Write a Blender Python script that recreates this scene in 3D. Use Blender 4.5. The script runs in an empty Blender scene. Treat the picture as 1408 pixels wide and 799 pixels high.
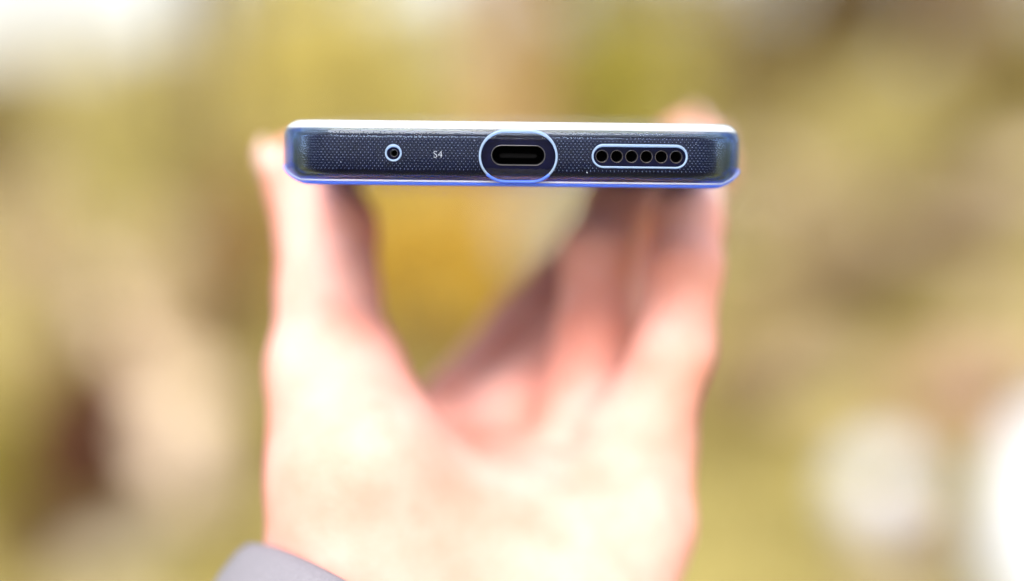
import bpy, bmesh, math, random
import numpy as np
from mathutils import Vector, Matrix

random.seed(7)
rng = np.random.default_rng(11)
R = math.radians
scene = bpy.context.scene
COL = scene.collection
MM = 0.001

# ------------------------------------------------------------------ camera
CAM_H = 1.45
PITCH = -9.0
FOCAL = 50.0
FPX = 1408.0 * FOCAL / 36.0            # focal length in photograph pixels
DIST = 245.8                           # mm, camera to the phone's bottom edge
cam_d = bpy.data.cameras.new('camera')
cam_d.lens = FOCAL
cam_d.sensor_width = 36.0
cam_d.clip_start = 0.01
cam_d.clip_end = 2000.0
cam_d.dof.use_dof = True
cam_d.dof.focus_distance = (DIST + 0.6) * MM
cam_d.dof.aperture_fstop = 2.2
cam = bpy.data.objects.new('camera', cam_d)
COL.objects.link(cam)
cam.location = (0, 0, CAM_H)
cam.rotation_euler = (R(90 + PITCH), 0, 0)
scene.camera = cam
# frame with X right, Y along the view, Z up in the view; used to hold the phone and hand up
VIEW = Matrix.Translation((0, 0, CAM_H)) @ Matrix.Rotation(R(PITCH), 4, 'X')

# ------------------------------------------------------------------ sky, sun, exposure
SUN_DIR = Vector((-0.13, -0.67, 0.74)).normalized()     # towards the sun
world = bpy.data.worlds.new('World')
scene.world = world
world.use_nodes = True
wn = world.node_tree
bg = wn.nodes['Background']
sky = wn.nodes.new('ShaderNodeTexSky')
sky.sky_type = 'NISHITA'
sky.sun_disc = False
sky.sun_elevation = math.asin(SUN_DIR.z)
sky.sun_rotation = math.atan2(SUN_DIR.x, SUN_DIR.y)
sky.dust_density = 4.0
sky.air_density = 0.8
sky.ozone_density = 1.0
# thin white cloud over the whole sky
wtc = wn.nodes.new('ShaderNodeTexCoord')
wno = wn.nodes.new('ShaderNodeTexNoise')
wno.inputs['Scale'].default_value = 3.0
wno.inputs['Detail'].default_value = 6
wra = wn.nodes.new('ShaderNodeMapRange')
wra.inputs[1].default_value, wra.inputs[2].default_value = 0.3, 0.7
wra.inputs[3].default_value, wra.inputs[4].default_value = 0.35, 0.6
wmx = wn.nodes.new('ShaderNodeMixRGB')
wmx.inputs['Color2'].default_value = (4.4, 4.3, 4.15, 1)
wn.links.new(wtc.outputs['Generated'], wno.inputs['Vector'])
wn.links.new(wno.outputs['Fac'], wra.inputs[0])
wn.links.new(wra.outputs[0], wmx.inputs['Fac'])
wn.links.new(sky.outputs[0], wmx.inputs['Color1'])
wn.links.new(wmx.outputs[0], bg.inputs[0])
bg.inputs[1].default_value = 0.15
sun_d = bpy.data.lights.new('sun', 'SUN')
sun_d.energy = 1.5
sun_d.angle = R(26.0)
sun_d.color = (1.0, 0.98, 0.955)
sun = bpy.data.objects.new('sun', sun_d)
COL.objects.link(sun)
sun.rotation_euler = (-SUN_DIR).to_track_quat('-Z', 'Y').to_euler()
sun.location = SUN_DIR * 20
scene.view_settings.view_transform = 'Standard'
scene.view_settings.look = 'None'
scene.view_settings.gamma = 1.0
scene.view_settings.exposure = 1.52
scene.render.engine = 'CYCLES'
scene.cycles.use_denoising = True
scene.cycles.max_bounces = 10
scene.cycles.transmission_bounces = 8
scene.cycles.transparent_max_bounces = 24
scene.cycles.caustics_refractive = True
scene.cycles.caustics_reflective = True
scene.cycles.sample_clamp_indirect = 6.0


# ------------------------------------------------------------------ helpers
def P(px, py, d):
    """photograph pixel + depth (mm) -> mm in the view frame"""
    return np.array([(px - 704.0) * d / FPX, d, (399.5 - py) * d / FPX])


def ground_at(px, py):
    """where the ground lies under a pixel, metres in the world"""
    v = VIEW.to_3x3() @ Vector(((px - 704.0) / FPX, 1.0, (399.5 - py) / FPX))
    t = -CAM_H / v.z
    return Vector((0, 0, CAM_H)) + v * t


def at_dist(px, py, dist):
    """point under a pixel at world distance Y = dist"""
    v = VIEW.to_3x3() @ Vector(((px - 704.0) / FPX, 1.0, (399.5 - py) / FPX))
    return Vector((0, 0, CAM_H)) + v * (dist / v.y)


def new_obj(name, me, mat=None, parent=None):
    o = bpy.data.objects.new(name, me)
    COL.objects.link(o)
    if mat is not None and me is not None:
        me.materials.clear()
        me.materials.append(mat)
    if parent is not None:
        o.parent = parent
    return o


def tag(o, label, cat=None, group=None, kind=None):
    if label:
        o['label'] = label
    if cat:
        o['category'] = cat
    if group:
        o['group'] = group
    if kind:
        o['kind'] = kind
    return o


def mesh_from(name, verts, faces, smooth=True):
    me = bpy.data.meshes.new(name)
    me.from_pydata([tuple(map(float, v)) for v in verts], [], [tuple(map(int, f)) for f in faces])
    me.update()
    if smooth:
        me.polygons.foreach_set('use_smooth', [True] * len(me.polygons))
    return me


def np_mesh(name, verts, quads, smooth=False):
    me = bpy.data.meshes.new(name)
    n, k = quads.shape
    me.vertices.add(len(verts))
    me.vertices.foreach_set('co', np.asarray(verts, dtype=np.float32).ravel())
    me.loops.add(n * k)
    me.loops.foreach_set('vertex_index', quads.astype(np.int32).ravel())
    me.polygons.add(n)
    me.polygons.foreach_set('loop_start', np.arange(0, n * k, k, dtype=np.int32))
    me.polygons.foreach_set('loop_total', np.full(n, k, dtype=np.int32))
    me.polygons.foreach_set('use_smooth', np.full(n, smooth))
    me.update(calc_edges=True)
    me.validate()
    return me


def mat_new(name):
    m = bpy.data.materials.new(name)
    m.use_nodes = True
    return m, m.node_tree.nodes, m.node_tree.links, m.node_tree.nodes['Principled BSDF']


def mat_plain(name, col, rough=0.5, metal=0.0, noise=0.0, nscale=200.0, bump=0.0, spec=0.5):
    m, n, l, b = mat_new(name)
    b.inputs['Roughness'].default_value = rough
    b.inputs['Metallic'].default_value = metal
    b.inputs['Specular IOR Level'].default_value = spec
    tc = n.new('ShaderNodeTexCoord')
    nt = n.new('ShaderNodeTexNoise')
    nt.inputs['Scale'].default_value = nscale
    nt.inputs['Detail'].default_value = 5
    l.new(tc.outputs['Object'], nt.inputs['Vector'])
    ra = n.new('ShaderNodeValToRGB')
    c = np.array(col)
    ra.color_ramp.elements[0].position = 0.3
    ra.color_ramp.elements[1].position = 0.7
    ra.color_ramp.elements[0].color = (*np.clip(c * (1 - noise), 0, 1), 1)
    ra.color_ramp.elements[1].color = (*np.clip(c * (1 + noise), 0, 1), 1)
    l.new(nt.outputs['Fac'], ra.inputs['Fac'])
    l.new(ra.outputs['Color'], b.inputs['Base Color'])
    if bump:
        bp = n.new('ShaderNodeBump')
        bp.inputs['Strength'].default_value = 0.5
        bp.inputs['Distance'].default_value = bump
        l.new(nt.outputs['Fac'], bp.inputs['Height'])
        l.new(bp.outputs['Normal'], b.inputs['Normal'])
    return m


def tube(points, radii, seg=8, closed=False, cap=True):
    """tapered tube along points -> verts, faces"""
    pts = [Vector(p) for p in points]
    n = len(pts)
    verts, faces = [], []
    ref = None
    for i, p in enumerate(pts):
        if closed:
            t = (pts[(i + 1) % n] - pts[i - 1]).normalized()
        else:
            t = (pts[min(i + 1, n - 1)] - pts[max(i - 1, 0)]).normalized()
        if ref is None:
            ref = t.orthogonal().normalized()
        ref = (ref - t * ref.dot(t))
        ref = ref.normalized() if ref.length > 1e-9 else t.orthogonal().normalized()
        b = t.cross(ref)
        r = radii[i] if hasattr(radii, '__len__') else radii
        for k in range(seg):
            a = 2 * math.pi * k / seg
            verts.append(p + ref * (math.cos(a) * r) + b * (math.sin(a) * r))
    m = n if closed else n - 1
    for i in range(m):
        j = (i + 1) % n
        for k in range(seg):
            k2 = (k + 1) % seg
            faces.append((i * seg + k, i * seg + k2, j * seg + k2, j * seg + k))
    if cap and not closed:
        faces.append(tuple(range(seg))[::-1])
        faces.append(tuple((n - 1) * seg + k for k in range(seg)))
    return verts, faces


# ------------------------------------------------------------------ ground
def ground_material():
    m, n, l, b = mat_new('dry_lawn')
    b.inputs['Roughness'].default_value = 0.95
    b.inputs['Specular IOR Level'].default_value = 0.1
    tc = n.new('ShaderNodeTexCoord')
    n1 = n.new('ShaderNodeTexNoise')
    n1.inputs['Scale'].default_value = 0.8
    n1.inputs['Detail'].default_value = 6
    n2 = n.new('ShaderNodeTexNoise')
    n2.inputs['Scale'].default_value = 14
    n2.inputs['Detail'].default_value = 8
    for q in (n1, n2):
        l.new(tc.outputs['Object'], q.inputs['Vector'])
    r1 = n.new('ShaderNodeValToRGB')
    r1.color_ramp.elements[0].position = 0.35
    r1.color_ramp.elements[0].color = (0.155, 0.127, 0.03, 1)
    r1.color_ramp.elements[1].position = 0.65
    r1.color_ramp.elements[1].color = (0.44, 0.385, 0.13, 1)
    r2 = n.new('ShaderNodeValToRGB')
    r2.color_ramp.elements[0].position = 0.35
    r2.color_ramp.elements[0].color = (0.55, 0.5, 0.42, 1)
    r2.color_ramp.elements[1].position = 0.7
    r2.color_ramp.elements[1].color = (1.1, 1.05, 1.0, 1)
    mx = n.new('ShaderNodeMixRGB')
    mx.blend_type = 'MULTIPLY'
    mx.inputs['Fac'].default_value = 1
    l.new(n1.outputs['Fac'], r1.inputs['Fac'])
    l.new(n2.outputs['Fac'], r2.inputs['Fac'])
    l.new(r1.outputs['Color'], mx.inputs['Color1'])
    l.new(r2.outputs['Color'], mx.inputs['Color2'])
    l.new(mx.outputs['Color'], b.inputs['Base Color'])
    bp = n.new('ShaderNodeBump')
    bp.inputs['Distance'].default_value = 0.03
    l.new(n2.outputs['Fac'], bp.inputs['Height'])
    l.new(bp.outputs['Normal'], b.inputs['Normal'])
    return m


def height(x, y):
    h = 0.05 * math.sin(x * 0.9 + 1.0) * math.sin(y * 0.7) + 0.03 * math.sin(x * 2.3 + y * 1.7)
    far = max(0.0, y - 16.0)
    return h * min(1.0, abs(y) / 3.0) + 0.0006 * far * far if far < 60 else h + 2.16


gv, gf = [], []
xs = np.concatenate([np.linspace(-400, -24, 16), np.linspace(-20, 20, 61), np.linspace(24, 400, 16)])
ys = np.concatenate([np.linspace(-30, 1, 8), np.linspace(2, 32, 61), np.linspace(36, 700, 30)])
for y in ys:
    for x in xs:
        gv.append((x, y, height(x, y)))
for j in range(len(ys) - 1):
    for i in range(len(xs) - 1):
        a = j * len(xs) + i
        gf.append((a, a + 1, a + 1 + len(xs), a + len(xs)))
ground = new_obj('ground', mesh_from('ground', gv, gf), ground_material())
tag(ground, 'dry tan and olive lawn far behind the phone', kind='structure')


# ------------------------------------------------------------------ plants
def leaf_material(name, cols, trans=0.35):
    m, n, l, b = mat_new(name)
    g = n.new('ShaderNodeNewGeometry')
    ra = n.new('ShaderNodeValToRGB')
    el = ra.color_ramp.elements
    while len(el) < len(cols):
        el.new(0.5)
    for i, c in enumerate(cols):
        el[i].position = i / (len(cols) - 1)
        el[i].color = (*c, 1)
    l.new(g.outputs['Random Per Island'], ra.inputs['Fac'])
    l.new(ra.outputs['Color'], b.inputs['Base Color'])
    b.inputs['Roughness'].default_value = 0.55
    b.inputs['Specular IOR Level'].default_value = 0.25
    tr = n.new('ShaderNodeBsdfTranslucent')
    l.new(ra.outputs['Color'], tr.inputs['Color'])
    mx = n.new('ShaderNodeMixShader')
    mx.inputs[0].default_value = trans
    l.new(b.outputs[0], mx.inputs[1])
    l.new(tr.outputs[0], mx.inputs[2])
    l.new(mx.outputs[0], n['Material Output'].inputs[0])
    return m


BARK = mat_plain('bark', (0.16, 0.10, 0.055), 0.9, noise=0.4, nscale=30, bump=0.01)
PALE_BARK = mat_plain('pale_bark', (0.27, 0.165, 0.07), 0.9, noise=0.35, nscale=22, bump=0.01)


def leaf_cloud(centers, spread, count, size, up=0.0):
    """many leaf quads (bent diamonds) gathered in clumps"""
    c = np.asarray(centers)
    idx = rng.integers(0, len(c), count)
    s = np.asarray(spread)
    pos = c[idx] + rng.normal(size=(count, 3)) * s
    d = rng.normal(size=(count, 3))
    d[:, 2] += up
    d /= np.linalg.norm(d, axis=1, keepdims=True)
    e = rng.normal(size=(count, 3))
    e -= d * (e * d).sum(1, keepdims=True)
    e /= np.linalg.norm(e, axis=1, keepdims=True)
    L = size * rng.uniform(0.6, 1.3, (count, 1))
    W = L * 0.36
    v = np.stack([pos, pos + d * L * 0.5 + e * W, pos + d * L, pos + d * L * 0.5 - e * W], axis=1).reshape(-1, 3)
    q = np.arange(count * 4).reshape(-1, 4)
    return v, q


def shrub(name, label, cat, base, w, h, mat, leaves=2600, leaf=0.05, clumps=34, crown_from=0.15, depth=None,
          stem_mat=None, trunk_r=0.02, stems=9, group='blurred plants behind the phone'):
    """a bush: leafy crown with gaps on several stems"""
    base = Vector(base)
    root = new_obj(name, None)
    root.empty_display_size = 0.1
    root.location = base
    depth = depth or w * 0.8
    zc = h * (1 + crown_from) / 2
    rz = h * (1 - crown_from) / 2
    cs = []
    while len(cs) < clumps:
        p = rng.normal(size=3)
        p /= np.linalg.norm(p)
        p *= rng.uniform(0.25, 0.95) ** 0.6
        cs.append((p[0] * w / 2 * 0.86, p[1] * depth / 2 * 0.86, zc + p[2] * rz * 0.86))
    sp = 0.55 * np.array([w, depth, 2 * rz]) / (clumps ** 0.5)
    v, q = leaf_cloud(cs, sp * 0.5, leaves, leaf)
    v[:, 2] = np.maximum(v[:, 2], 0.01)
    new_obj('crown', np_mesh('crown', v, q), mat, root)
    for k in range(stems):
        c = Vector(cs[k])
        st = Vector((rng.normal() * w * 0.04, rng.normal() * w * 0.04, -0.04))
        mid = st.lerp(c, 0.5) + Vector((rng.normal(), rng.normal(), 0)) * w * 0.05
        tv, tf = tube([st, st.lerp(mid, .5), mid, mid.lerp(c, .6), c], [trunk_r, trunk_r * .85, trunk_r * .6, trunk_r * .4, trunk_r * .2], 6)
        new_obj('stem', mesh_from('stem', tv, tf), stem_mat or BARK, root)
    tag(root, label, cat, group)
    return root


def tree(name, label, base, trunk_r, th, crown_w, crown_h, mat, bark=None, leaves=3000, leaf=0.09, group='blurred trees behind the phone'):
    base = Vector(base)
    root = new_obj(name, None)
    root.location = base
    pts, rad = [], []
    for i in range(9):
        t = i / 8
        pts.append((0.06 * math.sin(t * 4 + base.x), 0.05 * math.sin(t * 3 + base.y), -0.08 + t * th))
        rad.append(trunk_r * (1.35 - 0.3 * min(1, t * 5) - 0.5 * t))
    tv, tf = tube(pts, rad, 14)
    new_obj('trunk', mesh_from('trunk', tv, tf), bark or BARK, root)
    cs = []
    for k in range(40):
        p = rng.normal(size=3)
        p /= np.linalg.norm(p)
        p *= rng.uniform(0.2, 1.0) ** 0.5
        cs.append((p[0] * crown_w / 2, p[1] * crown_w / 2, th + crown_h * 0.25 + p[2] * crown_h / 2))
    for k in range(9):
        c = Vector(cs[k])
        s = Vector(pts[4 + k % 5])
        mid = s.lerp(c, 0.5) + Vector((0, 0, 0.12))
        tv, tf = tube([s, s.lerp(mid, .6), mid, c], [trunk_r * .45, trunk_r * .36, trunk_r * .26, trunk_r * .1], 7)
        new_obj('limb', mesh_from('limb', tv, tf), bark or BARK, root)
    v, q = leaf_cloud(cs, (crown_w * .07, crown_w * .07, crown_h * .07), leaves, leaf)
    new_obj('crown', np_mesh('crown', v, q), mat, root)
    tag(root, label, 'tree', group)
    return root


def grass_clump(name, label, base, w, h, mat, blades=900, group='blurred plants behind the phone'):
    """an ornamental grass: arching blades fanning from one crown"""
    root_pos = Vector(base)
    V, Q = [], []
    for k in range(blades):
        a = rng.uniform(0, 2 * math.pi)
        r0 = rng.uniform(0, 0.18) * w
        out = rng.uniform(0.15, 1.0) * w / 2
        hh = h * rng.uniform(0.55, 1.05) * (1 - 0.35 * (out / (w / 2)) ** 2)
        wd = 0.006 + 0.004 * rng.uniform()
        dx, dy = math.cos(a), math.sin(a)
        s0 = len(V)
        for i in range(4):
            t = i / 3
            rr = r0 + (out - r0) * t ** 1.7
            z = hh * (1 - (1 - t) ** 1.8)
            ww = wd * (1 - 0.85 * t)
            V.append((dx * rr - dy * ww, dy * rr + dx * ww, z - 0.02))
            V.append((dx * rr + dy * ww, dy * rr - dx * ww, z - 0.02))
        for i in range(3):
            Q.append((s0 + 2 * i, s0 + 2 * i + 1, s0 + 2 * i + 3, s0 + 2 * i + 2))
    o = new_obj(name, np_mesh(name, np.array(V), np.array(Q)), mat)
    o.location = root_pos
    tag(o, label, 'grass', group)
    return o


L_GOLD = leaf_material('golden_leaves', [(0.58, 0.38, 0.045), (0.66, 0.47, 0.08), (0.60, 0.41, 0.055)], 0.45)
L_ORANGE = leaf_material('russet_leaves', [(0.42, 0.19, 0.025), (0.55, 0.28, 0.04), (0.40, 0.21, 0.04)], 0.4)
L_YELLOW = leaf_material('yellow_leaves', [(0.72, 0.64, 0.20), (0.80, 0.72, 0.28), (0.70, 0.61, 0.24)], 0.4)
L_LIME = leaf_material('lime_leaves', [(0.58, 0.54, 0.10), (0.68, 0.62, 0.15), (0.60, 0.52, 0.13)], 0.4)
L_OLIVE = leaf_material('olive_leaves', [(0.22, 0.17, 0.05), (0.34, 0.26, 0.09), (0.28, 0.23, 0.07)], 0.35)
L_DARK = leaf_material('brown_leaves', [(0.14, 0.09, 0.03), (0.22, 0.14, 0.05), (0.16, 0.125, 0.036)], 0.3)
L_TAN = leaf_material('tan_leaves', [(0.44, 0.39, 0.15), (0.56, 0.49, 0.21), (0.48, 0.41, 0.16)], 0.35)
L_PALE = leaf_material('pale_straw', [(0.60, 0.50, 0.31), (0.68, 0.58, 0.38), (0.64, 0.52, 0.36)], 0.3)
L_RED = leaf_material('dark_red_leaves', [(0.12, 0.048, 0.024), (0.17, 0.07, 0.035), (0.10, 0.04, 0.022)], 0.2)
L_PINK = leaf_material('dusty_pink_leaves', [(0.56, 0.36, 0.27), (0.64, 0.44, 0.36), (0.60, 0.42, 0.32)], 0.3)
L_MOSS = leaf_material('moss_leaves', [(0.30, 0.28, 0.03), (0.40, 0.36, 0.05), (0.34, 0.30, 0.04)], 0.35)


def gp(px, py):
    p = ground_at(px, py)
    p.z = height(p.x, p.y) - 0.01
    return p


def foot(px, dist):
    p = at_dist(px, 300, dist)
    return Vector((p.x, p.y, height(p.x, p.y) - 0.01))


S = lambda px, d: px * d / FPX     # pixels at distance -> metres

# far row, 11 to 17 m away
shrub('shrub', 'tan brown shrub below the white sky at the upper left', 'shrub', foot(230, 14), S(420, 14), 1.95, L_TAN, 6200, .08)
shrub('shrub', 'bright yellow shrub above the left end of the phone', 'shrub', foot(470, 12), S(380, 12), 2.15, L_YELLOW, 12000, .07)
shrub('shrub', 'lime green shrub above the charging port, right of the brown trunk', 'shrub', foot(835, 12), S(290, 12), 2.1, L_LIME, 11000, .07)
tree('tree', 'pale brown tree trunk rising above the middle of the phone', foot(690, 10.5), S(60, 10.5), 3.2, 3.0, 2.2, L_ORANGE, PALE_BARK)
shrub('shrub', 'olive tan shrub above the fingertip at the right end of the phone', 'shrub', foot(1000, 15), S(300, 15), 2.7, L_OLIVE, 5200, .08)
tree('tree', 'dark brown tree at the upper right corner', foot(1310, 13), S(55, 13), 3.0, 4.0, 2.4, L_DARK)
shrub('shrub', 'dark olive brown shrub at the upper right', 'shrub', foot(1130, 13), S(270, 13), 2.7, L_DARK, 7000, .08, crown_from=0.45)
shrub('shrub', 'olive shrub at the right edge above the pale bank', 'shrub', foot(1370, 12), S(260, 12), 2.2, L_OLIVE, 4000, .08, crown_from=0.3)
shrub('shrub', 'dark brown shrub at the left edge just under the sky', 'shrub', foot(-20, 11), S(180, 11), 1.55, L_DARK, 2600, .07)
shrub('shrub', 'dusty tan shrub right of the phone, under the dark shrub', 'shrub', foot(1190, 11), S(300, 11), 1.45, L_TAN, 3600, .07)

# young trees
for px_, d_, r_, lab in ((958, 9.0, 16, 'thin olive tree trunk above the right end of the phone'),
                         (262, 9.5, 20, 'thin tree trunk left of the yellow shrub'),
                         (92, 8.0, 12, 'thin bare sapling above the dark red shrub at the left')):
    tree('sapling', lab, foot(px_, d_), S(r_, d_), 3.2, 1.6, 1.2, L_LIME, mat_plain('olive_bark', (0.20, 0.16, 0.06), 0.9, noise=0.3, nscale=25), 900, .06)

tree('sapling', 'dark olive tree trunk just left of the thumb', foot(305, 6.4), S(24, 6.4), 3.2, 1.6, 1.2, L_LIME, mat_plain('dark_olive_bark', (0.12, 0.085, 0.03), 0.9, noise=0.3, nscale=25), 900, .06)

# back row of taller shrubs closing the view, 20 m away
shrub('tall_shrub', 'tall pale tan shrub behind the yellow shrub', 'shrub', foot(470, 20), S(420, 20), 3.7, L_TAN, 7500, .11, group='tall shrubs at the far edge')
shrub('tall_shrub', 'tall olive shrub behind the lime shrub and trunk', 'shrub', foot(800, 20), S(380, 20), 3.9, L_OLIVE, 7000, .11, group='tall shrubs at the far edge')
shrub('tall_shrub', 'tall brown shrub behind the dark shrubs at upper right', 'shrub', foot(1120, 20), S(420, 20), 4.0, L_DARK, 7000, .11, group='tall shrubs at the far edge')
shrub('tall_shrub', 'tall brown olive shrub behind the upper right corner', 'shrub', foot(1420, 20), S(400, 20), 4.0, L_OLIVE, 7000, .11, group='tall shrubs at the far edge')

# sandy path crossing the lawn on the right
SAND = mat_plain('sand', (0.72, 0.58, 0.35), 0.95, noise=0.15, nscale=6, bump=0.01)
c00, c10, c01, c11 = gp(930, 345), gp(1330, 325), gp(960, 225), gp(1500, 215)
pv, pf = [], []
for j in range(13):
    for i in range(13):
        p = c00.lerp(c10, i / 12).lerp(c01.lerp(c11, i / 12), j / 12)
        pv.append((p.x, p.y, height(p.x, p.y) + 0.03))
for j in range(12):
    for i in range(12):
        k = j * 13 + i
        pf.append((k, k + 1, k + 14, k + 13))
tag(new_obj('path', mesh_from('path', pv, pf), SAND), 'pale sandy path on the right behind the phone end', kind='structure')

# pale gravel patch on the left
c00, c10, c01, c11 = gp(195, 700), gp(335, 700), gp(115, 375), gp(235, 375)
pv = []
for j in range(13):
    for i in range(13):
        p = c00.lerp(c10, i / 12).lerp(c01.lerp(c11, i / 12), j / 12)
        pv.append((p.x, p.y, height(p.x, p.y) + 0.03))
tag(new_obj('gravel_path', mesh_from('gravel_path', pv, pf), mat_plain('gravel', (0.64, 0.50, 0.35), 0.95, noise=0.2, nscale=14, bump=0.01)), 'pale pinkish gravel path on the left behind the thumb', kind='structure')
L_SILVER = leaf_material('silver_leaves', [(0.60, 0.62, 0.58), (0.70, 0.70, 0.62), (0.62, 0.62, 0.52)], 0.3)
shrub('shrub', 'pale silvery shrub just under the phone, right of the golden shrub', 'shrub', foot(765, 5.4), S(120, 5.4), 1.02, L_SILVER, 2600, .035, crown_from=0.72)

# middle row
shrub('shrub', 'golden orange shrub seen in the gap between thumb and fingers', 'shrub', foot(590, 6.2), S(470, 6.2), 1.12, L_GOLD, 9000, .05)
shrub('shrub', 'russet shrub just left of the thumb', 'shrub', foot(335, 6.8), S(150, 6.8), 1.02, L_ORANGE, 3200, .05)
grass_clump('ornamental_grass', 'pale straw grass clump at the left edge', foot(50, 7.5), S(230, 7.5), 0.85, L_PALE, 1400)
grass_clump('ornamental_grass', 'pale straw grass clump right of the dark red shrub', foot(225, 6.6), S(200, 6.6), 0.72, L_PALE, 1400)
grass_clump('ornamental_grass', 'cream grass bank right of the phone end', gp(1110, 360), S(330, 10), 0.75, L_PALE, 1800)
shrub('shrub', 'dark red brown shrub at the left, below the straw grass', 'shrub', gp(126, 765), S(230, 4.2), 0.70, L_RED, 14000, .035, stems=6)
shrub('shrub', 'mossy green low shrub at the left edge', 'shrub', gp(-10, 715), S(190, 4.5), 0.36, L_MOSS, 3500, .035)
shrub('shrub', 'brown shrub just right of the little finger', 'shrub', gp(1000, 590), S(110, 5.6), 0.3, L_ORANGE, 1200, .04)
shrub('shrub', 'dusty pink low shrub above the white boulders', 'shrub', gp(1310, 600), S(230, 5.5), 0.33, L_PINK, 4500, .035)
shrub('shrub', 'cream leaved shrub at the right edge above the white boulders', 'shrub', gp(1400, 520), S(170, 6.5), 0.42, L_PALE, 1600, .045)

# fallen brown branch lying in the grass on the right
a, b_ = gp(985, 520), gp(1440, 330)
bp_ = [a.lerp(b_, t) + Vector((0, 0, 0.10 + 0.10 * math.sin(t * 3.1))) for t in np.linspace(0, 1, 9)]
bv, bf = tube([p - a for p in bp_], [0.13 * (1 - 0.5 * t) for t in np.linspace(0, 1, 9)], 10)
br = new_obj('fallen_branch', mesh_from('fallen_branch', bv, bf), BARK)
br.location = a
tag(br, 'long brown fallen branch lying diagonally in the grass on the right', 'branch')

# white boulders
WHITE = mat_plain('white_limestone', (0.62, 0.66, 0.73), 0.6, noise=0.06, nscale=9, bump=0.01)
GREYSTONE = mat_plain('grey_stone', (0.30, 0.24, 0.19), 0.8, noise=0.3, nscale=12, bump=0.01)


def boulder(label, base, w, h, mat, seed):
    bm = bmesh.new()
    bmesh.ops.create_icosphere(bm, subdivisions=4, radius=1.0)
    r = np.random.default_rng(seed)
    ph = r.uniform(0, 6.28, (6, 3))
    fr = r.uniform(1.0, 3.0, (6, 3))
    for v in bm.verts:
        c = v.co.copy()
        d = sum(math.sin(c.x * fr[i][0] + ph[i][0]) * math.sin(c.y * fr[i][1] + ph[i][1]) * math.sin(c.z * fr[i][2] + ph[i][2]) for i in range(6))
        v.co = c * (1 + 0.07 * d)
        v.co = Vector((v.co.x * w / 2, v.co.y * w / 2 * 0.9, v.co.z * h / 2 + h * 0.42))
    for f in bm.faces:
        f.smooth = True
    me = bpy.data.meshes.new('boulder')
    bm.to_mesh(me)
    o = new_obj('boulder', me, mat)
    o.location = base
    tag(o, label, 'boulder', 'boulders on the lawn')
    return o


boulder('round white boulder at the lower right, the smaller white one', gp(1215, 705), S(108, 4.55), S(108, 4.55), mat_plain('chalky_stone', (0.58, 0.61, 0.68), 0.7, noise=0.06, nscale=9), 3)
boulder('large white boulder at the lower right edge', gp(1495, 930), S(280, 3.3), S(400, 3.3), WHITE, 5)
boulder('low grey brown boulder below the white ones at lower right', gp(1235, 800), S(130, 4.0), S(80, 4.0), GREYSTONE, 9)
boulder('pale tan boulder in the grass at the lower left', gp(150, 800), S(120, 4.0), S(70, 4.0), mat_plain('tan_stone', (0.40, 0.34, 0.24), 0.8, noise=0.2, nscale=10), 12)

shrub('shrub', 'dark brown twiggy low shrub between the two white boulders', 'shrub', gp(1285, 790), S(120, 4.05), 0.26, L_DARK, 3500, .03)

for px_, py_, w_px, hh_, mt_, lab in (
        (322, 700, 95, 0.42, L_DARK, 'dark olive shrub beside the wrist, left of the palm'),
        (1000, 600, 110, 0.36, L_DARK, 'dark brown shrub directly right of the little finger'),
        (1220, 430, 300, 0.36, L_DARK, 'low dark brown thicket in the middle of the right side'),
        (40, 800, 150, 0.22, L_DARK, 'low dark shrub at the lower left corner'),
        (1120, 560, 150, 0.20, L_PALE, 'low pale shrub left of the white boulders'),
        (60, 330, 120, 0.8, L_MOSS, 'moss green shrub at the left edge behind the straw grass'),
        (210, 300, 130, 0.9, L_LIME, 'lime shrub behind the gravel path at the left'),
        (1010, 330, 110, 0.7, L_MOSS, 'moss green shrub beside the right end of the phone')):
    b0 = gp(px_, py_)
    shrub('shrub', lab, 'shrub', b0, S(w_px, b0.y), hh_, mt_, 3000, .04)

# short grass over the near lawn
nb = 26000
gx = rng.uniform(-1, 1, nb)
gy = 3.2 + 11 * rng.uniform(0, 1, nb) ** 1.3
gx = gx * (gy * 0.45 + 0.3)
gz = np.array([height(x, y) for x, y in zip(gx, gy)])
an = rng.uniform(0, 2 * np.pi, nb)
hh = rng.uniform(0.03, 0.09, nb)
wd = 0.004
ln = rng.normal(size=(nb, 2)) * 0.03
v0 = np.stack([gx - np.cos(an) * wd, gy - np.sin(an) * wd, gz - .005], 1)
v1 = np.stack([gx + np.cos(an) * wd, gy + np.sin(an) * wd, gz - .005], 1)
v2 = np.stack([gx + ln[:, 0], gy + ln[:, 1], gz + hh], 1)
gr = new_obj('grass', np_mesh('grass', np.stack([v0, v1, v2], 1).reshape(-1, 3), np.arange(nb * 3).reshape(-1, 3)), L_TAN)
tag(gr, 'short dry grass covering the lawn', 'grass', kind='stuff')

# ------------------------------------------------------------------ phone and case (mm in local frame)
OUT_HW, LEN, RC = 40.9, 165.0, 10.5
axis = Vector((0.0, DIST, (399.5 - 211.5) * DIST / FPX)).normalized()
tilt = math.asin(axis.z) - R(0.25)
PHONE_M = (VIEW @ Matrix.Translation(Vector(P(703.5, 211.5, DIST)) * MM)
           @ Matrix.Rotation(tilt, 4, 'X') @ Matrix.Rotation(R(0.62), 4, 'Y') @ Matrix.Scale(MM, 4))


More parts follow.
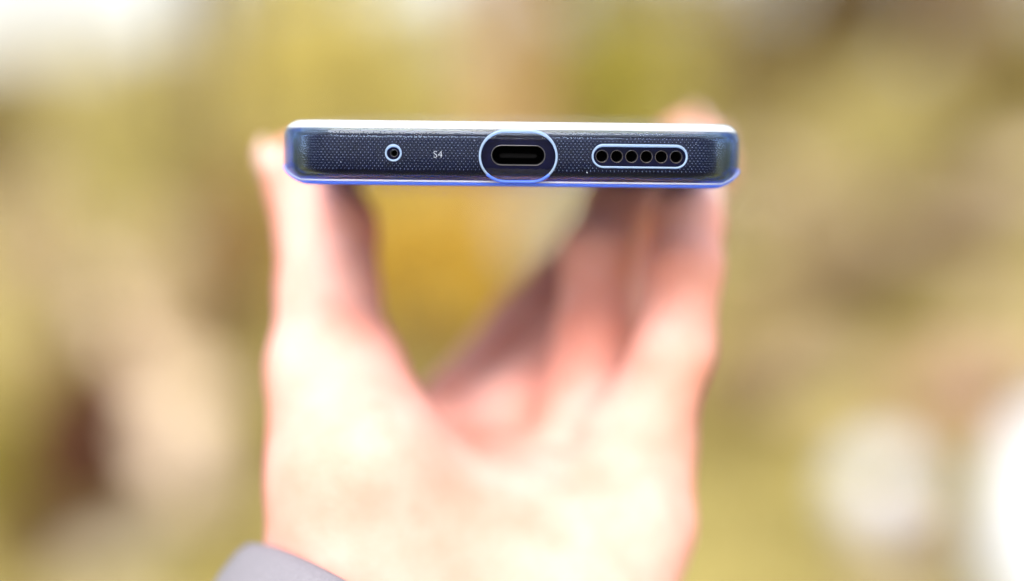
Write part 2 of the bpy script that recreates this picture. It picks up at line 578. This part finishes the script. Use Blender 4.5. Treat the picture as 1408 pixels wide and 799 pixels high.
def ring(inset, z, nc=18, ns=10):
    """rounded-rectangle ring of the plan outline, inset inwards, at height z"""
    hw = OUT_HW - inset
    r = max(RC - inset, 0.6)
    y0, y1 = inset, LEN - inset
    pts = []
    cor = [(hw - r, y0 + r, -90), (hw - r, y1 - r, 0), (-hw + r, y1 - r, 90), (-hw + r, y0 + r, 180)]
    for ci, (cx, cy, a0) in enumerate(cor):
        for k in range(nc + 1):
            a = R(a0 + 90 * k / nc)
            pts.append((cx + r * math.cos(a), cy + r * math.sin(a), z))
        nx = cor[(ci + 1) % 4]
        a = R(a0 + 90)
        ex, ey = cx + r * math.cos(a), cy + r * math.sin(a)
        sx, sy = nx[0] + r * math.cos(R(nx[2])), nx[1] + r * math.sin(R(nx[2]))
        for k in range(1, ns):
            t = k / ns
            pts.append((ex + (sx - ex) * t, ey + (sy - ey) * t, z))
    return pts


def slab_mesh(name, profile, cap_first=True, cap_last=True, loop=False):
    verts, faces = [], []
    n = None
    for (i, z) in profile:
        rg = ring(i, z)
        n = len(rg)
        verts += rg
    m = len(profile)
    for j in range(m if loop else m - 1):
        j2 = (j + 1) % m
        for k in range(n):
            k2 = (k + 1) % n
            faces.append((j * n + k, j * n + k2, j2 * n + k2, j2 * n + k))
    if cap_first:
        faces.append(tuple(range(n))[::-1])
    if cap_last:
        faces.append(tuple((m - 1) * n + k for k in range(n)))
    me = mesh_from(name, verts, faces)
    bm = bmesh.new()
    bm.from_mesh(me)
    bmesh.ops.recalc_face_normals(bm, faces=bm.faces[:])
    bm.to_mesh(me)
    bm.free()
    return me


def arc(ci, cz, r, a0, a1, n, rz=None):
    """points of an arc in (inset, z); angle 0 = outwards, 90 = up"""
    rz = rz or r
    return [(ci - r * math.cos(R(a0 + (a1 - a0) * k / n)), cz + rz * math.sin(R(a0 + (a1 - a0) * k / n))) for k in range(n + 1)]


outer_low = arc(4.6, -1.6, 4.6, -90, 0, 12, rz=4.2)
outer_up = arc(3.0, 2.4, 3.0, 0, 33, 5, rz=3.2) + [(3.05, 4.14)]
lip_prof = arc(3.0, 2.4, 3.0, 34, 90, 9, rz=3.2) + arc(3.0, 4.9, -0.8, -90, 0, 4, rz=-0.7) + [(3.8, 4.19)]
lip_in = arc(2.2, 4.9, -0.9, -90, 0, 4, rz=-0.7)
inner = arc(3.0, 2.3, 1.5, 84, 0, 6) + arc(3.3, -2.3, 1.8, 0, -90, 6, rz=2.15)
case_prof = outer_low + outer_up + inner
body_prof = arc(3.3, -2.3, 1.7, -90, 0, 7, rz=2.05) + arc(3.0, 2.25, 1.4, 0, 80, 6) + [(3.4, 3.62)]


def inset_at(z):
    """front surface of the case at height z (mm behind the foremost plane)"""
    if z < -1.6:
        s = min(1, (-1.6 - z) / 4.2)
        return 4.6 * (1 - math.sqrt(max(0, 1 - s * s)))
    if z > 2.4:
        s = min(1, (z - 2.4) / 3.2)
        return 3.0 * (1 - math.sqrt(max(0, 1 - s * s)))
    return 0.0


def stadium(cx, cz, w, h, n=14):
    r = h / 2
    s = w / 2 - r
    pts = []
    for k in range(n + 1):
        a = R(-90 + 180 * k / n)
        pts.append((cx + s + r * math.cos(a), cz + r * math.sin(a)))
    for k in range(n + 1):
        a = R(90 + 180 * k / n)
        pts.append((cx - s + r * math.cos(a), cz + r * math.sin(a)))
    if s < 1e-6:
        pts = [(cx + r * math.cos(2 * math.pi * k / (2 * n)), cz + r * math.sin(2 * math.pi * k / (2 * n))) for k in range(2 * n)]
    return pts


def prism(pts, y0, y1):
    n = len(pts)
    v = [(x, y0, z) for x, z in pts] + [(x, y1, z) for x, z in pts]
    f = [tuple(range(n)), tuple(range(2 * n - 1, n - 1, -1))]
    for k in range(n):
        k2 = (k + 1) % n
        f.append((k, n + k, n + k2, k2))
    return v, f


def apply_cut(me, cutters):
    """boolean-difference prisms from a mesh, return the new mesh"""
    V, F = [], []
    for v, f in cutters:
        o = len(V)
        V += v
        F += [tuple(i + o for i in q) for q in f]
    cm = mesh_from('cutter', V, F, False)
    bm = bmesh.new()
    bm.from_mesh(cm)
    bmesh.ops.recalc_face_normals(bm, faces=bm.faces[:])
    bm.to_mesh(cm)
    bm.free()
    a = bpy.data.objects.new('a', me)
    b = bpy.data.objects.new('b', cm)
    COL.objects.link(a)
    COL.objects.link(b)
    md = a.modifiers.new('cut', 'BOOLEAN')
    md.operation = 'DIFFERENCE'
    md.solver = 'EXACT'
    md.object = b
    dg = bpy.context.evaluated_depsgraph_get()
    dg.update()
    out = bpy.data.meshes.new_from_object(a.evaluated_get(dg))
    bpy.data.objects.remove(a)
    bpy.data.objects.remove(b)
    # smooth shading with sharp cut edges
    bm = bmesh.new()
    bm.from_mesh(out)
    for e in bm.edges:
        if len(e.link_faces) == 2 and e.calc_face_angle(0) > R(38):
            e.smooth = False
    for f in bm.faces:
        f.smooth = True
    bm.to_mesh(out)
    bm.free()
    return out


ZC = -0.25
USB = (1.15, -0.45, 13.3, 8.7)
SPK = (22.15, ZC, 16.3, 3.75)
MIC = (-20.45, -0.1, 2.6, 2.6)

# materials
FRAME = mat_plain('navy_frame', (0.002, 0.0025, 0.014), 0.3, noise=0.25, nscale=1.5, spec=0.06)
PORTFACE = mat_plain('port_frame', (0.020, 0.018, 0.022), 0.5, noise=0.2, nscale=3.0)
BLACK = mat_plain('black_hole', (0.002, 0.002, 0.0025), 0.9, noise=0.2, spec=0.1)
SCREEN = mat_plain('screen_glass', (0.006, 0.006, 0.008), 0.05, noise=0.1)
BLUE = mat_plain('blue_back', (0.02, 0.07, 0.55), 0.15, metal=0.3, noise=0.15, nscale=0.3)
STEEL = mat_plain('port_steel', (0.10, 0.10, 0.11), 0.3, metal=0.7, noise=0.1)
PRINT = mat_plain('grey_print', (0.30, 0.34, 0.42), 0.5, noise=0.05)


def tpu_material(name, tint, milk, milk_col, clear=0.45, rough=0.03, glow=0.3, absorb=0.0, ior=1.46):
    """clear rubbery plastic: refracting, partly straight-through, faintly milky"""
    m, n, l, b = mat_new(name)
    n.remove(b)
    gl = n.new('ShaderNodeBsdfGlass')
    gl.inputs['Color'].default_value = (*tint, 1)
    gl.inputs['Roughness'].default_value = rough
    gl.inputs['IOR'].default_value = ior
    tr = n.new('ShaderNodeBsdfTransparent')
    tr.inputs['Color'].default_value = (*tint, 1)
    df = n.new('ShaderNodeBsdfDiffuse')
    df.inputs['Color'].default_value = (*milk_col, 1)
    tl = n.new('ShaderNodeBsdfTranslucent')
    tl.inputs['Color'].default_value = (*milk_col, 1)
    m1 = n.new('ShaderNodeMixShader')
    m1.inputs[0].default_value = clear
    l.new(gl.outputs[0], m1.inputs[1])
    l.new(tr.outputs[0], m1.inputs[2])
    m0 = n.new('ShaderNodeMixShader')
    m0.inputs[0].default_value = glow
    l.new(df.outputs[0], m0.inputs[1])
    l.new(tl.outputs[0], m0.inputs[2])
    m2 = n.new('ShaderNodeMixShader')
    m2.inputs[0].default_value = milk
    l.new(m1.outputs[0], m2.inputs[1])
    l.new(m0.outputs[0], m2.inputs[2])
    l.new(m2.outputs[0], n['Material Output'].inputs[0])
    if absorb:
        va = n.new('ShaderNodeVolumeAbsorption')
        va.inputs['Color'].default_value = (0.22, 0.60, 1.0, 1)
        va.inputs['Density'].default_value = absorb
        l.new(va.outputs[0], n['Material Output'].inputs['Volume'])
    return m


TPU = tpu_material('clear_tpu', (0.985, 0.99, 1.0), 0.001, (0.6, 0.75, 1.0), 0.68, 0.03, absorb=220.0, ior=1.36)
TPU_HIGHLIGHT = tpu_material('tpu_white_highlight', (0.95, 0.98, 1.0), 0.34, (0.93, 0.96, 1.0), 0.3, 0.08, glow=0.35)  # milky white stands in for the sun and sky gleam
TPU_EDGE_GLINT = tpu_material('tpu_edge_glint', (0.62, 0.78, 1.0), 0.32, (0.60, 0.78, 1.0), 0.2, 0.05, glow=0.08)  # pale blue milk stands in for light refracted at the cut edges
TPU_BLUE_LIGHT = tpu_material('tpu_blue_edge_light', (0.40, 0.56, 1.0), 0.7, (0.16, 0.30, 1.0), 0.2, 0.08, glow=0.4)  # strong blue stands in for light carried inside the case edge

# ---- the phone
phone = new_obj('smartphone', None)
phone.empty_display_size = 10
phone.matrix_world = PHONE_M
tag(phone, 'dark navy smartphone held edge-on, charging port and speaker holes facing the viewer', 'smartphone')
holes = [SPK[0] + (k - 2.5) * 2.58 for k in range(6)]
cut = [prism(stadium(USB[0], ZC, 9.3, 3.4), -1, 9)]
for hx in holes:
    cut.append(prism(stadium(hx, ZC, 2.1, 2.1, 10), -1, 5.5))
cut.append(prism(stadium(MIC[0], MIC[1], 1.25, 1.25, 9), -1, 4.5))
frame = new_obj('frame', apply_cut(slab_mesh('frame', body_prof), cut), FRAME, phone)
tag(frame, 'dark navy metal frame')
sp = [(3.45, 3.64), (3.40, 3.72), (3.6, 3.86), (4.2, 3.92)]
tag(new_obj('screen', slab_mesh('screen', sp), SCREEN, phone), 'black glass screen facing up')
tag(new_obj('back_panel', slab_mesh('back_panel', [(4.0, -4.40), (3.3, -4.385), (3.3, -4.36), (4.0, -4.353)]), BLUE, phone), 'glossy blue back panel facing down')
# charging port: steel lip, dark well, tongue
port = new_obj('charging_port', mesh_from('charging_port', *tube([(x, 1.52, z) for x, z in stadium(USB[0], ZC, 9.3, 3.4)], 0.07, 6, closed=True)), STEEL, phone)
v, f = prism(stadium(USB[0], ZC - 0.05, 6.6, 0.72, 6), 3.4, 8.9)
new_obj('tongue', mesh_from('tongue', v, f, False), BLACK, port)
v, f = prism(stadium(USB[0], ZC, 9.28, 3.38), 8.7, 8.95)
new_obj('well', mesh_from('well', v, f, False), BLACK, port)
for hx in holes:
    ho = new_obj('speaker_hole', mesh_from('speaker_hole', *tube([(x, 1.545, z) for x, z in stadium(hx, ZC, 2.1, 2.1, 10)], 0.045, 6, closed=True)), mat_plain('hole_edge', (0.12, 0.11, 0.11), 0.35, metal=0.6), phone)
    v, f = prism(stadium(hx, ZC, 2.08, 2.08, 10), 4.8, 5.4)
    new_obj('mesh_screen', mesh_from('mesh_screen', v, f, False), BLACK, ho)
mh = new_obj('microphone_hole', mesh_from('microphone_hole', *tube([(x, 1.545, z) for x, z in stadium(MIC[0], MIC[1], 1.25, 1.25, 9)], 0.05, 6, closed=True)), STEEL, phone)
v, f = prism(stadium(MIC[0], MIC[1], 1.2, 1.2, 9), 3.8, 4.4)
new_obj('well', mesh_from('well', v, f, False), BLACK, mh)

# ---- the case
case = new_obj('phone_case', None)
case.empty_display_size = 10
case.matrix_world = PHONE_M
tag(case, 'clear plastic phone case with blue tint and painted edge light wrapped around the smartphone', 'phone case')
shell_me = slab_mesh('shell', case_prof, cap_first=True, cap_last=True)
shell_me = apply_cut(shell_me, [prism(stadium(*USB), -2, 1.53), prism(stadium(*SPK), -2, 1.53), prism(stadium(*MIC), -2, 1.53)])
new_obj('shell', shell_me, TPU, case)
tag(new_obj('lip', slab_mesh('lip', lip_prof, False, False, loop=True), TPU_HIGHLIGHT, case), 'raised lip along the top of the case, its highlight painted white')


def rim(spec, r, mat, label, blue=False):  # tube painting the bright refracted edge of an opening, thicker at the top
    pts = stadium(*spec, 20)
    # drop doubled points
    path = [Vector((x, inset_at(z) + 0.12, z)) for x, z in pts]
    out = []
    for p in path:
        if not out or (p - out[-1]).length > 1e-4:
            out.append(p)
    # add points along straight runs
    dense = []
    for i, p in enumerate(out):
        q = out[(i + 1) % len(out)]
        dense.append(p)
        k = int((q - p).length // 1.0)
        for j in range(1, k + 1):
            dense.append(p.lerp(q, j / (k + 1)))
    if blue:  # blue light in the lower rim, painted as a tube of its own
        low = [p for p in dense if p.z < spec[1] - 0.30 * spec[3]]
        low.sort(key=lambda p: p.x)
        tag(new_obj('cutout_blue_light', mesh_from('cutout_blue_light', *tube([p - Vector((0, 0.05, 0.04)) for p in low], r * 1.25, 8)), TPU_BLUE_LIGHT, case), 'painted blue edge light under the charging port opening')
    o = new_obj('cutout_rim', mesh_from('cutout_rim', *tube(dense, [r * (1 + 0.55 * max(0, (p.z - spec[1]) / (spec[3] / 2)) ** 2) for p in dense], 8, closed=True)), mat, case)
    tag(o, label)
    return o


rim(USB, 0.21, TPU_EDGE_GLINT, 'rim with painted edge light around the charging port opening', True)
rim(SPK, 0.17, TPU_EDGE_GLINT, 'rim with painted edge light around the speaker opening')
rim(MIC, 0.17, TPU_EDGE_GLINT, 'rim with painted edge light around the microphone opening')

# blue light carried by the case's lower edge, painted as a bead round it
def edge_path(z0, lift):
    base = ring(0, 0)
    out = []
    for k, b in enumerate(base):
        q = 1 - min(4.6, max(0.0, OUT_HW - abs(b[0]))) / 4.6
        z = min(-2.6, max(z0, -1.6 - 4.2 * math.sqrt(max(0.0, 1 - q * q)) + lift))
        out.append(ring(inset_at(z) - 0.02, z)[k])
    return out


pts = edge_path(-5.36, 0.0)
o = new_obj('lower_edge', mesh_from('lower_edge', *tube(pts, 0.30, 8, closed=True)), TPU_BLUE_LIGHT, case)
pts2 = edge_path(-4.88, 0.45)  # highlight line above the blue edge, painted as a thin white tube
tag(new_obj('glint', mesh_from('glint', *tube(pts2, 0.16, 8, closed=True)), TPU_HIGHLIGHT, case), 'highlight painted as a thin pale seam above the blue lower edge')
tag(o, 'lower edge of the case with blue edge light painted on')

# moulded anti-slip dots on the inside of the wall
DV, DF = [], []


def inside(x, z, s, m=0.35):
    cx, cz, w, h = s
    r = h / 2 + m
    sx = max(w / 2 - h / 2, 0)
    dx = max(abs(x - cx) - sx, 0)
    return dx * dx + (z - cz) ** 2 < r * r


hwb, rb = OUT_HW - 1.5, RC - 1.5
arc_len = rb * math.pi / 2
half = hwb - rb
rows = np.arange(-3.22, 3.2, 0.46)
for j, z in enumerate(rows):
    u = -(half + arc_len) + (0.345 if j % 2 else 0)
    zi = 2.3
    extra = 1.45 - math.sqrt(1.45 ** 2 - max(0.0, abs(z) - zi) ** 2)
    while u < half + arc_len:
        if abs(u) <= half:
            c, nrm = Vector((u, 1.5, z)), Vector((0, -1, 0))
        else:
            s_ = 1 if u > 0 else -1
            a = (abs(u) - half) / rb
            nrm = Vector((s_ * math.sin(a), -math.cos(a), 0))
            c = Vector((s_ * half, 1.5 + rb, z)) + nrm * rb
        c = c - nrm * extra
        if not (inside(c.x, z, USB) or inside(c.x, z, SPK) or inside(c.x, z, MIC)):
            t = Vector((0, 0, 1)).cross(nrm)
            k0 = len(DV)
            rr = 0.074 * random.uniform(0.75, 1.2)
            jx, jz = random.gauss(0, .02), random.gauss(0, .02)
            for k in range(6):
                an_ = math.pi * k / 3
                DV.append(c + t * (math.cos(an_) * rr + jx) + Vector((0, 0, math.sin(an_) * rr + jz)))
            DF.append(tuple(range(k0, k0 + 6)))
        u += 0.69
dots = new_obj('moulded_dots', mesh_from('moulded_dots', DV, DF, False), mat_plain('pale_dots', (0.16, 0.18, 0.28), 0.5, noise=0.1), case)
tag(dots, 'fine grid of pale moulded dots', kind='stuff')

# specks of dust stuck to the case
for sx_, sz_, sr_ in ((13.1, -3.1, 0.13), (-6.4, 2.2, 0.07), (-29.5, -1.7, 0.08), (31.8, 2.0, 0.07)):
    sv = [(sx_ + sr_ * random.uniform(.7, 1.2) * math.cos(k), inset_at(sz_) - 0.03, sz_ + sr_ * random.uniform(.7, 1.2) * math.sin(k)) for k in np.linspace(0, 5.4, 7)]
    new_obj('dust_speck', mesh_from('dust_speck', sv, [tuple(range(7))], False), PRINT, case)

# printed S4 mark
cu = bpy.data.curves.new('mark', 'FONT')
cu.body = 'S4'
cu.size = 1.72
cu.offset = -0.03
cu.extrude = 0.015
cu.align_x = 'CENTER'
cu.align_y = 'CENTER'
cu.space_character = 1.0
to = bpy.data.objects.new('t', cu)
COL.objects.link(to)
dg = bpy.context.evaluated_depsgraph_get()
tm = bpy.data.meshes.new_from_object(to.evaluated_get(dg))
bpy.data.objects.remove(to)
mk = new_obj('printed_mark', tm, PRINT, case)
mk.matrix_parent_inverse = Matrix()
mk.location = (-12.75, -0.03, -0.30)
mk.rotation_euler = (R(90), 0, 0)
tag(mk, 'small pale S4 lettering on the case')

# ------------------------------------------------------------------ hand (signed-distance modelling, mm in the view frame)
phone_inv = np.array((VIEW.inverted() @ PHONE_M @ Matrix.Scale(1 / MM, 4)).inverted())   # view mm -> phone mm


def sd_capsule(p, a, b, ra, rb_):
    a = np.asarray(a, np.float32)
    b = np.asarray(b, np.float32)
    ab = b - a
    t = np.clip(((p - a) @ ab) / (ab @ ab), 0, 1)
    d = np.linalg.norm(p - a - t[..., None] * ab, axis=-1)
    return d - (ra + (rb_ - ra) * t)


def smin(a, b, k):
    h = np.clip(0.5 + 0.5 * (b - a) / k, 0, 1)
    return b * (1 - h) + a * h - k * h * (1 - h)


def chain(p, pts, k=3.0):
    d = None
    for (a, ra), (b, rb_) in zip(pts[:-1], pts[1:]):
        s = sd_capsule(p, a, b, ra, rb_)
        d = s if d is None else smin(d, s, k)
    return d


# joints: (pixel x, pixel y, depth mm), radius mm
THUMB = [((490, 640, 280), 15.5), ((456, 500, 290), 12.4), ((452, 400, 298), 10.4), ((450, 318, 304), 10.4), ((430, 262, 310), 9.2), ((413, 234, 314), 8.0)]
INDEX = [((640, 570, 322), 11.0), ((722, 455, 344), 9.2), ((832, 322, 366), 8.6), ((918, 270, 376), 8.0), ((963, 232, 380), 7.4), ((945, 200, 380), 7.2)]
MIDDLE = [((715, 575, 310), 11.0), ((818, 455, 328), 9.6), ((886, 350, 340), 9.6), ((915, 266, 350), 8.0), ((962, 228, 352), 7.2), ((962, 215, 352), 7.0)]
RING = [((790, 595, 300), 10.6), ((818, 455, 303), 8.2), ((822, 350, 307), 7.6), ((850, 288, 315), 7.2), ((895, 264, 326), 7.0)]
PINKY = [((874, 620, 290), 10.4), ((926, 480, 286), 8.0), ((944, 370, 287), 7.0), ((946, 305, 294), 7.0), ((948, 286, 300), 7.0)]
FINGERS = [THUMB, INDEX, MIDDLE, RING, PINKY]


def bone(ch):
    return [(P(*c), r) for c, r in ch]


ELBOW_DIR = np.array([-0.52, -0.38, -0.76])
ELBOW_DIR /= np.linalg.norm(ELBOW_DIR)
WRIST = P(632, 880, 282)
PALM = [
    # thenar
    [((495, 800, 276), 19), ((497, 650, 276), 17.5), ((470, 530, 287), 13)],
    # hypothenar
    [((790, 850, 280), 19), ((850, 715, 285), 15), ((864, 620, 291), 12.5)],
    # metacarpals
    [((600, 870, 286), 17), ((630, 700, 308), 14), ((645, 575, 324), 11.5)],
    [((640, 870, 286), 17), ((690, 700, 303), 14), ((715, 578, 311), 11.5)],
    [((700, 870, 285), 17), ((760, 700, 297), 14), ((795, 598, 300), 11.5)],
    [((760, 870, 284), 17), ((815, 720, 290), 14), ((868, 622, 291), 11.5)],
    # web between thumb and forefinger
    [((505, 610, 294), 10), ((575, 600, 306), 9.5), ((630, 600, 316), 10)],
]

VOX = 1.25
lo = np.array([-75.0, 215.0, -135.0])
hi = np.array([62.0, 392.0, 48.0])
dims = np.ceil((hi - lo) / VOX).astype(int) + 1
gx_, gy_, gz_ = [lo[i] + VOX * np.arange(dims[i]) for i in range(3)]
G = np.stack(np.meshgrid(gx_, gy_, gz_, indexing='ij'), axis=-1).astype(np.float32)
palm = None
for ch in PALM:
    d = chain(G, bone(ch), 4)
    palm = d if palm is None else smin(palm, d, 5.0)
# forearm
fa = [(WRIST + np.array([0, 6.0, 12]), 27.0), (WRIST + ELBOW_DIR * 40, 26.0), (WRIST + ELBOW_DIR * 95, 30.0)]
palm = smin(palm, chain(G, fa, 10), 12.0)
fing = None
for ch in (INDEX, MIDDLE, RING, PINKY):
    d = chain(G, bone(ch), 3)
    fing = d if fing is None else smin(fing, d, 0.5)
hand = smin(palm, fing, 4.0)
hand = smin(hand, chain(G, bone(THUMB), 3), 6.0)
# creases of the palm and the finger joints
for cr, dep, wd_ in (
        ([(575, 545, 300), (605, 610, 290), (635, 690, 284), (648, 770, 276)], 2.6, 3.0),
        ([(930, 640, 278), (860, 640, 277), (780, 610, 288), (700, 570, 302)], 1.7, 3.0),
        ([(945, 700, 275), (860, 670, 270), (770, 660, 281), (680, 630, 290)], 1.3, 3.0)):
    dd = None
    pp = [P(*c) for c in cr]
    for a_, b2 in zip(pp[:-1], pp[1:]):
        s = sd_capsule(G, a_, b2, 0, 0)
        dd = s if dd is None else np.minimum(dd, s)
    hand = hand + dep * np.exp(-(dd / (wd_ * 1.6)) ** 2)
# pressed flat where it touches the phone case
gl_ = G.reshape(-1, 3) @ phone_inv[:3, :3].T + phone_inv[:3, 3]
q = np.abs(gl_ - np.array([0, LEN / 2, 0])) - np.array([OUT_HW - 3.0, LEN / 2 - 3.0, 5.6 - 3.0])
ph_sd = (np.linalg.norm(np.maximum(q, 0), axis=1) + np.minimum(q.max(1), 0) - 3.0).reshape(hand.shape)
hand = np.maximum(hand, -(ph_sd - 0.15))


def surface_nets(f, lo, vox):
    s = f < 0
    nx, ny, nz = f.shape
    acc = np.zeros((nx - 1, ny - 1, nz - 1, 3))
    cnt = np.zeros((nx - 1, ny - 1, nz - 1))
    offs = [(i, j, k) for i in (0, 1) for j in (0, 1) for k in (0, 1)]
    sl = lambda o: f[o[0]:nx - 1 + o[0], o[1]:ny - 1 + o[1], o[2]:nz - 1 + o[2]]
    for o in offs:
        for ax in range(3):
            if o[ax] == 1:
                continue
            o2 = list(o)
            o2[ax] = 1
            a, b = sl(o), sl(o2)
            m = (a < 0) != (b < 0)
            t = np.where(m, a / np.where(m, a - b, 1), 0)
            for c in range(3):
                acc[..., c] += np.where(m, o[c] + (t if c == ax else 0), 0)
            cnt += m
    act = cnt > 0
    idx = -np.ones(act.shape, int)
    idx[act] = np.arange(act.sum())
    cells = np.argwhere(act)
    verts = lo + vox * (cells + acc[act] / cnt[act][:, None])
    quads = []
    for ax in range(3):
        u, w = [(1, 2), (2, 0), (0, 1)][ax]
        a = s.take(range(f.shape[ax] - 1), ax)
        b = s.take(range(1, f.shape[ax]), ax)
        e = np.argwhere(a != b)
        ok = (e[:, u] > 0) & (e[:, w] > 0) & (e[:, u] < f.shape[u] - 1) & (e[:, w] < f.shape[w] - 1)
        e = e[ok]
        inner_ = s[e[:, 0], e[:, 1], e[:, 2]]
        def g(du, dw):
            c = e.copy()
            c[:, u] -= du
            c[:, w] -= dw
            return idx[c[:, 0], c[:, 1], c[:, 2]]
        qd = np.stack([g(1, 1), g(0, 1), g(0, 0), g(1, 0)], 1)
        qd[~inner_] = qd[~inner_][:, ::-1]
        quads.append(qd)
    return verts, np.concatenate(quads)


hv, hq = surface_nets(hand, lo, VOX)
hv = np.asarray(hv)


def skin_material():
    m, n, l, b = mat_new('skin')
    tc = n.new('ShaderNodeTexCoord')
    n1 = n.new('ShaderNodeTexNoise')
    n1.inputs['Scale'].default_value = 60
    n1.inputs['Detail'].default_value = 4
    n2 = n.new('ShaderNodeTexNoise')
    n2.inputs['Scale'].default_value = 900
    n2.inputs['Detail'].default_value = 3
    l.new(tc.outputs['Object'], n1.inputs['Vector'])
    l.new(tc.outputs['Object'], n2.inputs['Vector'])
    ra = n.new('ShaderNodeValToRGB')
    ra.color_ramp.elements[0].position = 0.3
    ra.color_ramp.elements[0].color = (0.62, 0.25, 0.19, 1)
    ra.color_ramp.elements[1].position = 0.7
    ra.color_ramp.elements[1].color = (0.69, 0.37, 0.315, 1)
    l.new(n1.outputs['Fac'], ra.inputs['Fac'])
    l.new(ra.outputs['Color'], b.inputs['Base Color'])
    b.inputs['Roughness'].default_value = 0.62
    b.inputs['Specular IOR Level'].default_value = 0.3
    b.inputs['Subsurface Weight'].default_value = 0.12
    b.inputs['Subsurface Radius'].default_value = (1.0, 0.3, 0.16)
    b.inputs['Subsurface Scale'].default_value = 0.0035
    bp = n.new('ShaderNodeBump')
    bp.inputs['Strength'].default_value = 0.4
    bp.inputs['Distance'].default_value = 0.0003
    l.new(n2.outputs['Fac'], bp.inputs['Height'])
    l.new(bp.outputs['Normal'], b.inputs['Normal'])
    return m


SKIN = skin_material()
person = new_obj('person', np_mesh('person', hv * MM, hq, True), SKIN)
person.matrix_world = VIEW
sm = person.modifiers.new('smooth', 'SMOOTH')
sm.factor = 0.5
sm.iterations = 3
tag(person, 'bare hand gripping the phone from below, grey sleeve cuff at the wrist', 'person')

# finger nails
NAIL = mat_plain('nail', (0.78, 0.52, 0.45), 0.25, noise=0.05)


def nail(tip, prev, out_dir, r):
    """small curved plate lying on the outer side of a fingertip"""
    t = Vector(tip) - Vector(prev)
    t.normalize()
    o = Vector(out_dir)
    o = (o - t * o.dot(t)).normalized()
    s = t.cross(o)
    V, F = [], []
    for i in range(7):
        u = (i / 6 - 0.35) * r * 1.5
        for j in range(7):
            a = R(-52 + 104 * j / 6)
            rr = r * (1.03 - 0.10 * max(0, u / r) ** 2)
            V.append((Vector(tip) + t * u + (o * math.cos(a) + s * math.sin(a)) * rr) * MM)
    for i in range(6):
        for j in range(6):
            k = i * 7 + j
            F.append((k, k + 1, k + 8, k + 7))
    return new_obj('nail', mesh_from('nail', V, F), NAIL, person)


for ch, od in ((THUMB, (-1, 0.1, 0.1)), (INDEX, (0.6, 0, 0.8)), (MIDDLE, (0.6, 0, 0.8)), (RING, (0.7, 0, 0.7)), (PINKY, (1, 0, 0.2))):
    nail(P(*ch[-1][0]), P(*ch[-2][0]), od, ch[-1][1])

# sleeve: knitted-cotton tube with a folded hem round the forearm
CLOTH = mat_plain('grey_cotton', (0.18, 0.175, 0.20), 0.9, noise=0.06, nscale=1500, bump=0.0006)
ax_ = Vector(ELBOW_DIR)
e1 = Vector((0.9, 0, -0.44))
e1 = (e1 - ax_ * e1.dot(ax_)).normalized()
e2 = ax_.cross(e1)
C0 = Vector(P(577, 906, 276))
V, F = [], []
prof = [(3, 33.0), (0.4, 34.5), (0, 36.5), (0.8, 38.0), (3, 38.6), (8, 38.8), (15, 38.6), (18, 37.9), (20, 38.8), (30, 40), (45, 41), (65, 42), (90, 44), (120, 46), (160, 49), (200, 52), (230, 54)]
NS = 56
for i, (t, r) in enumerate(prof):
    for k in range(NS):
        a = 2 * math.pi * k / NS
        w_ = 0.0 if i < 3 else (0.9 * math.sin(3 * a + t * 0.09) + 0.8 * math.sin(5 * a - t * 0.16) + 0.5 * math.sin(t * 0.35 + 2 * a)) * min(1, t / 30)
        V.append((C0 + ax_ * t + (e1 * math.cos(a) * 1.06 + e2 * math.sin(a) * 0.9) * (r + w_)) * MM)
m_ = len(prof)
for i in range(m_ - 1):
    for k in range(NS):
        k2 = (k + 1) % NS
        F.append((i * NS + k, i * NS + k2, (i + 1) * NS + k2, (i + 1) * NS + k))
F.append(tuple((m_ - 1) * NS + k for k in range(NS)))
slv = new_obj('sleeve', mesh_from('sleeve', V, F), CLOTH, person)
tag(slv, 'grey lavender sleeve cuff at the wrist')
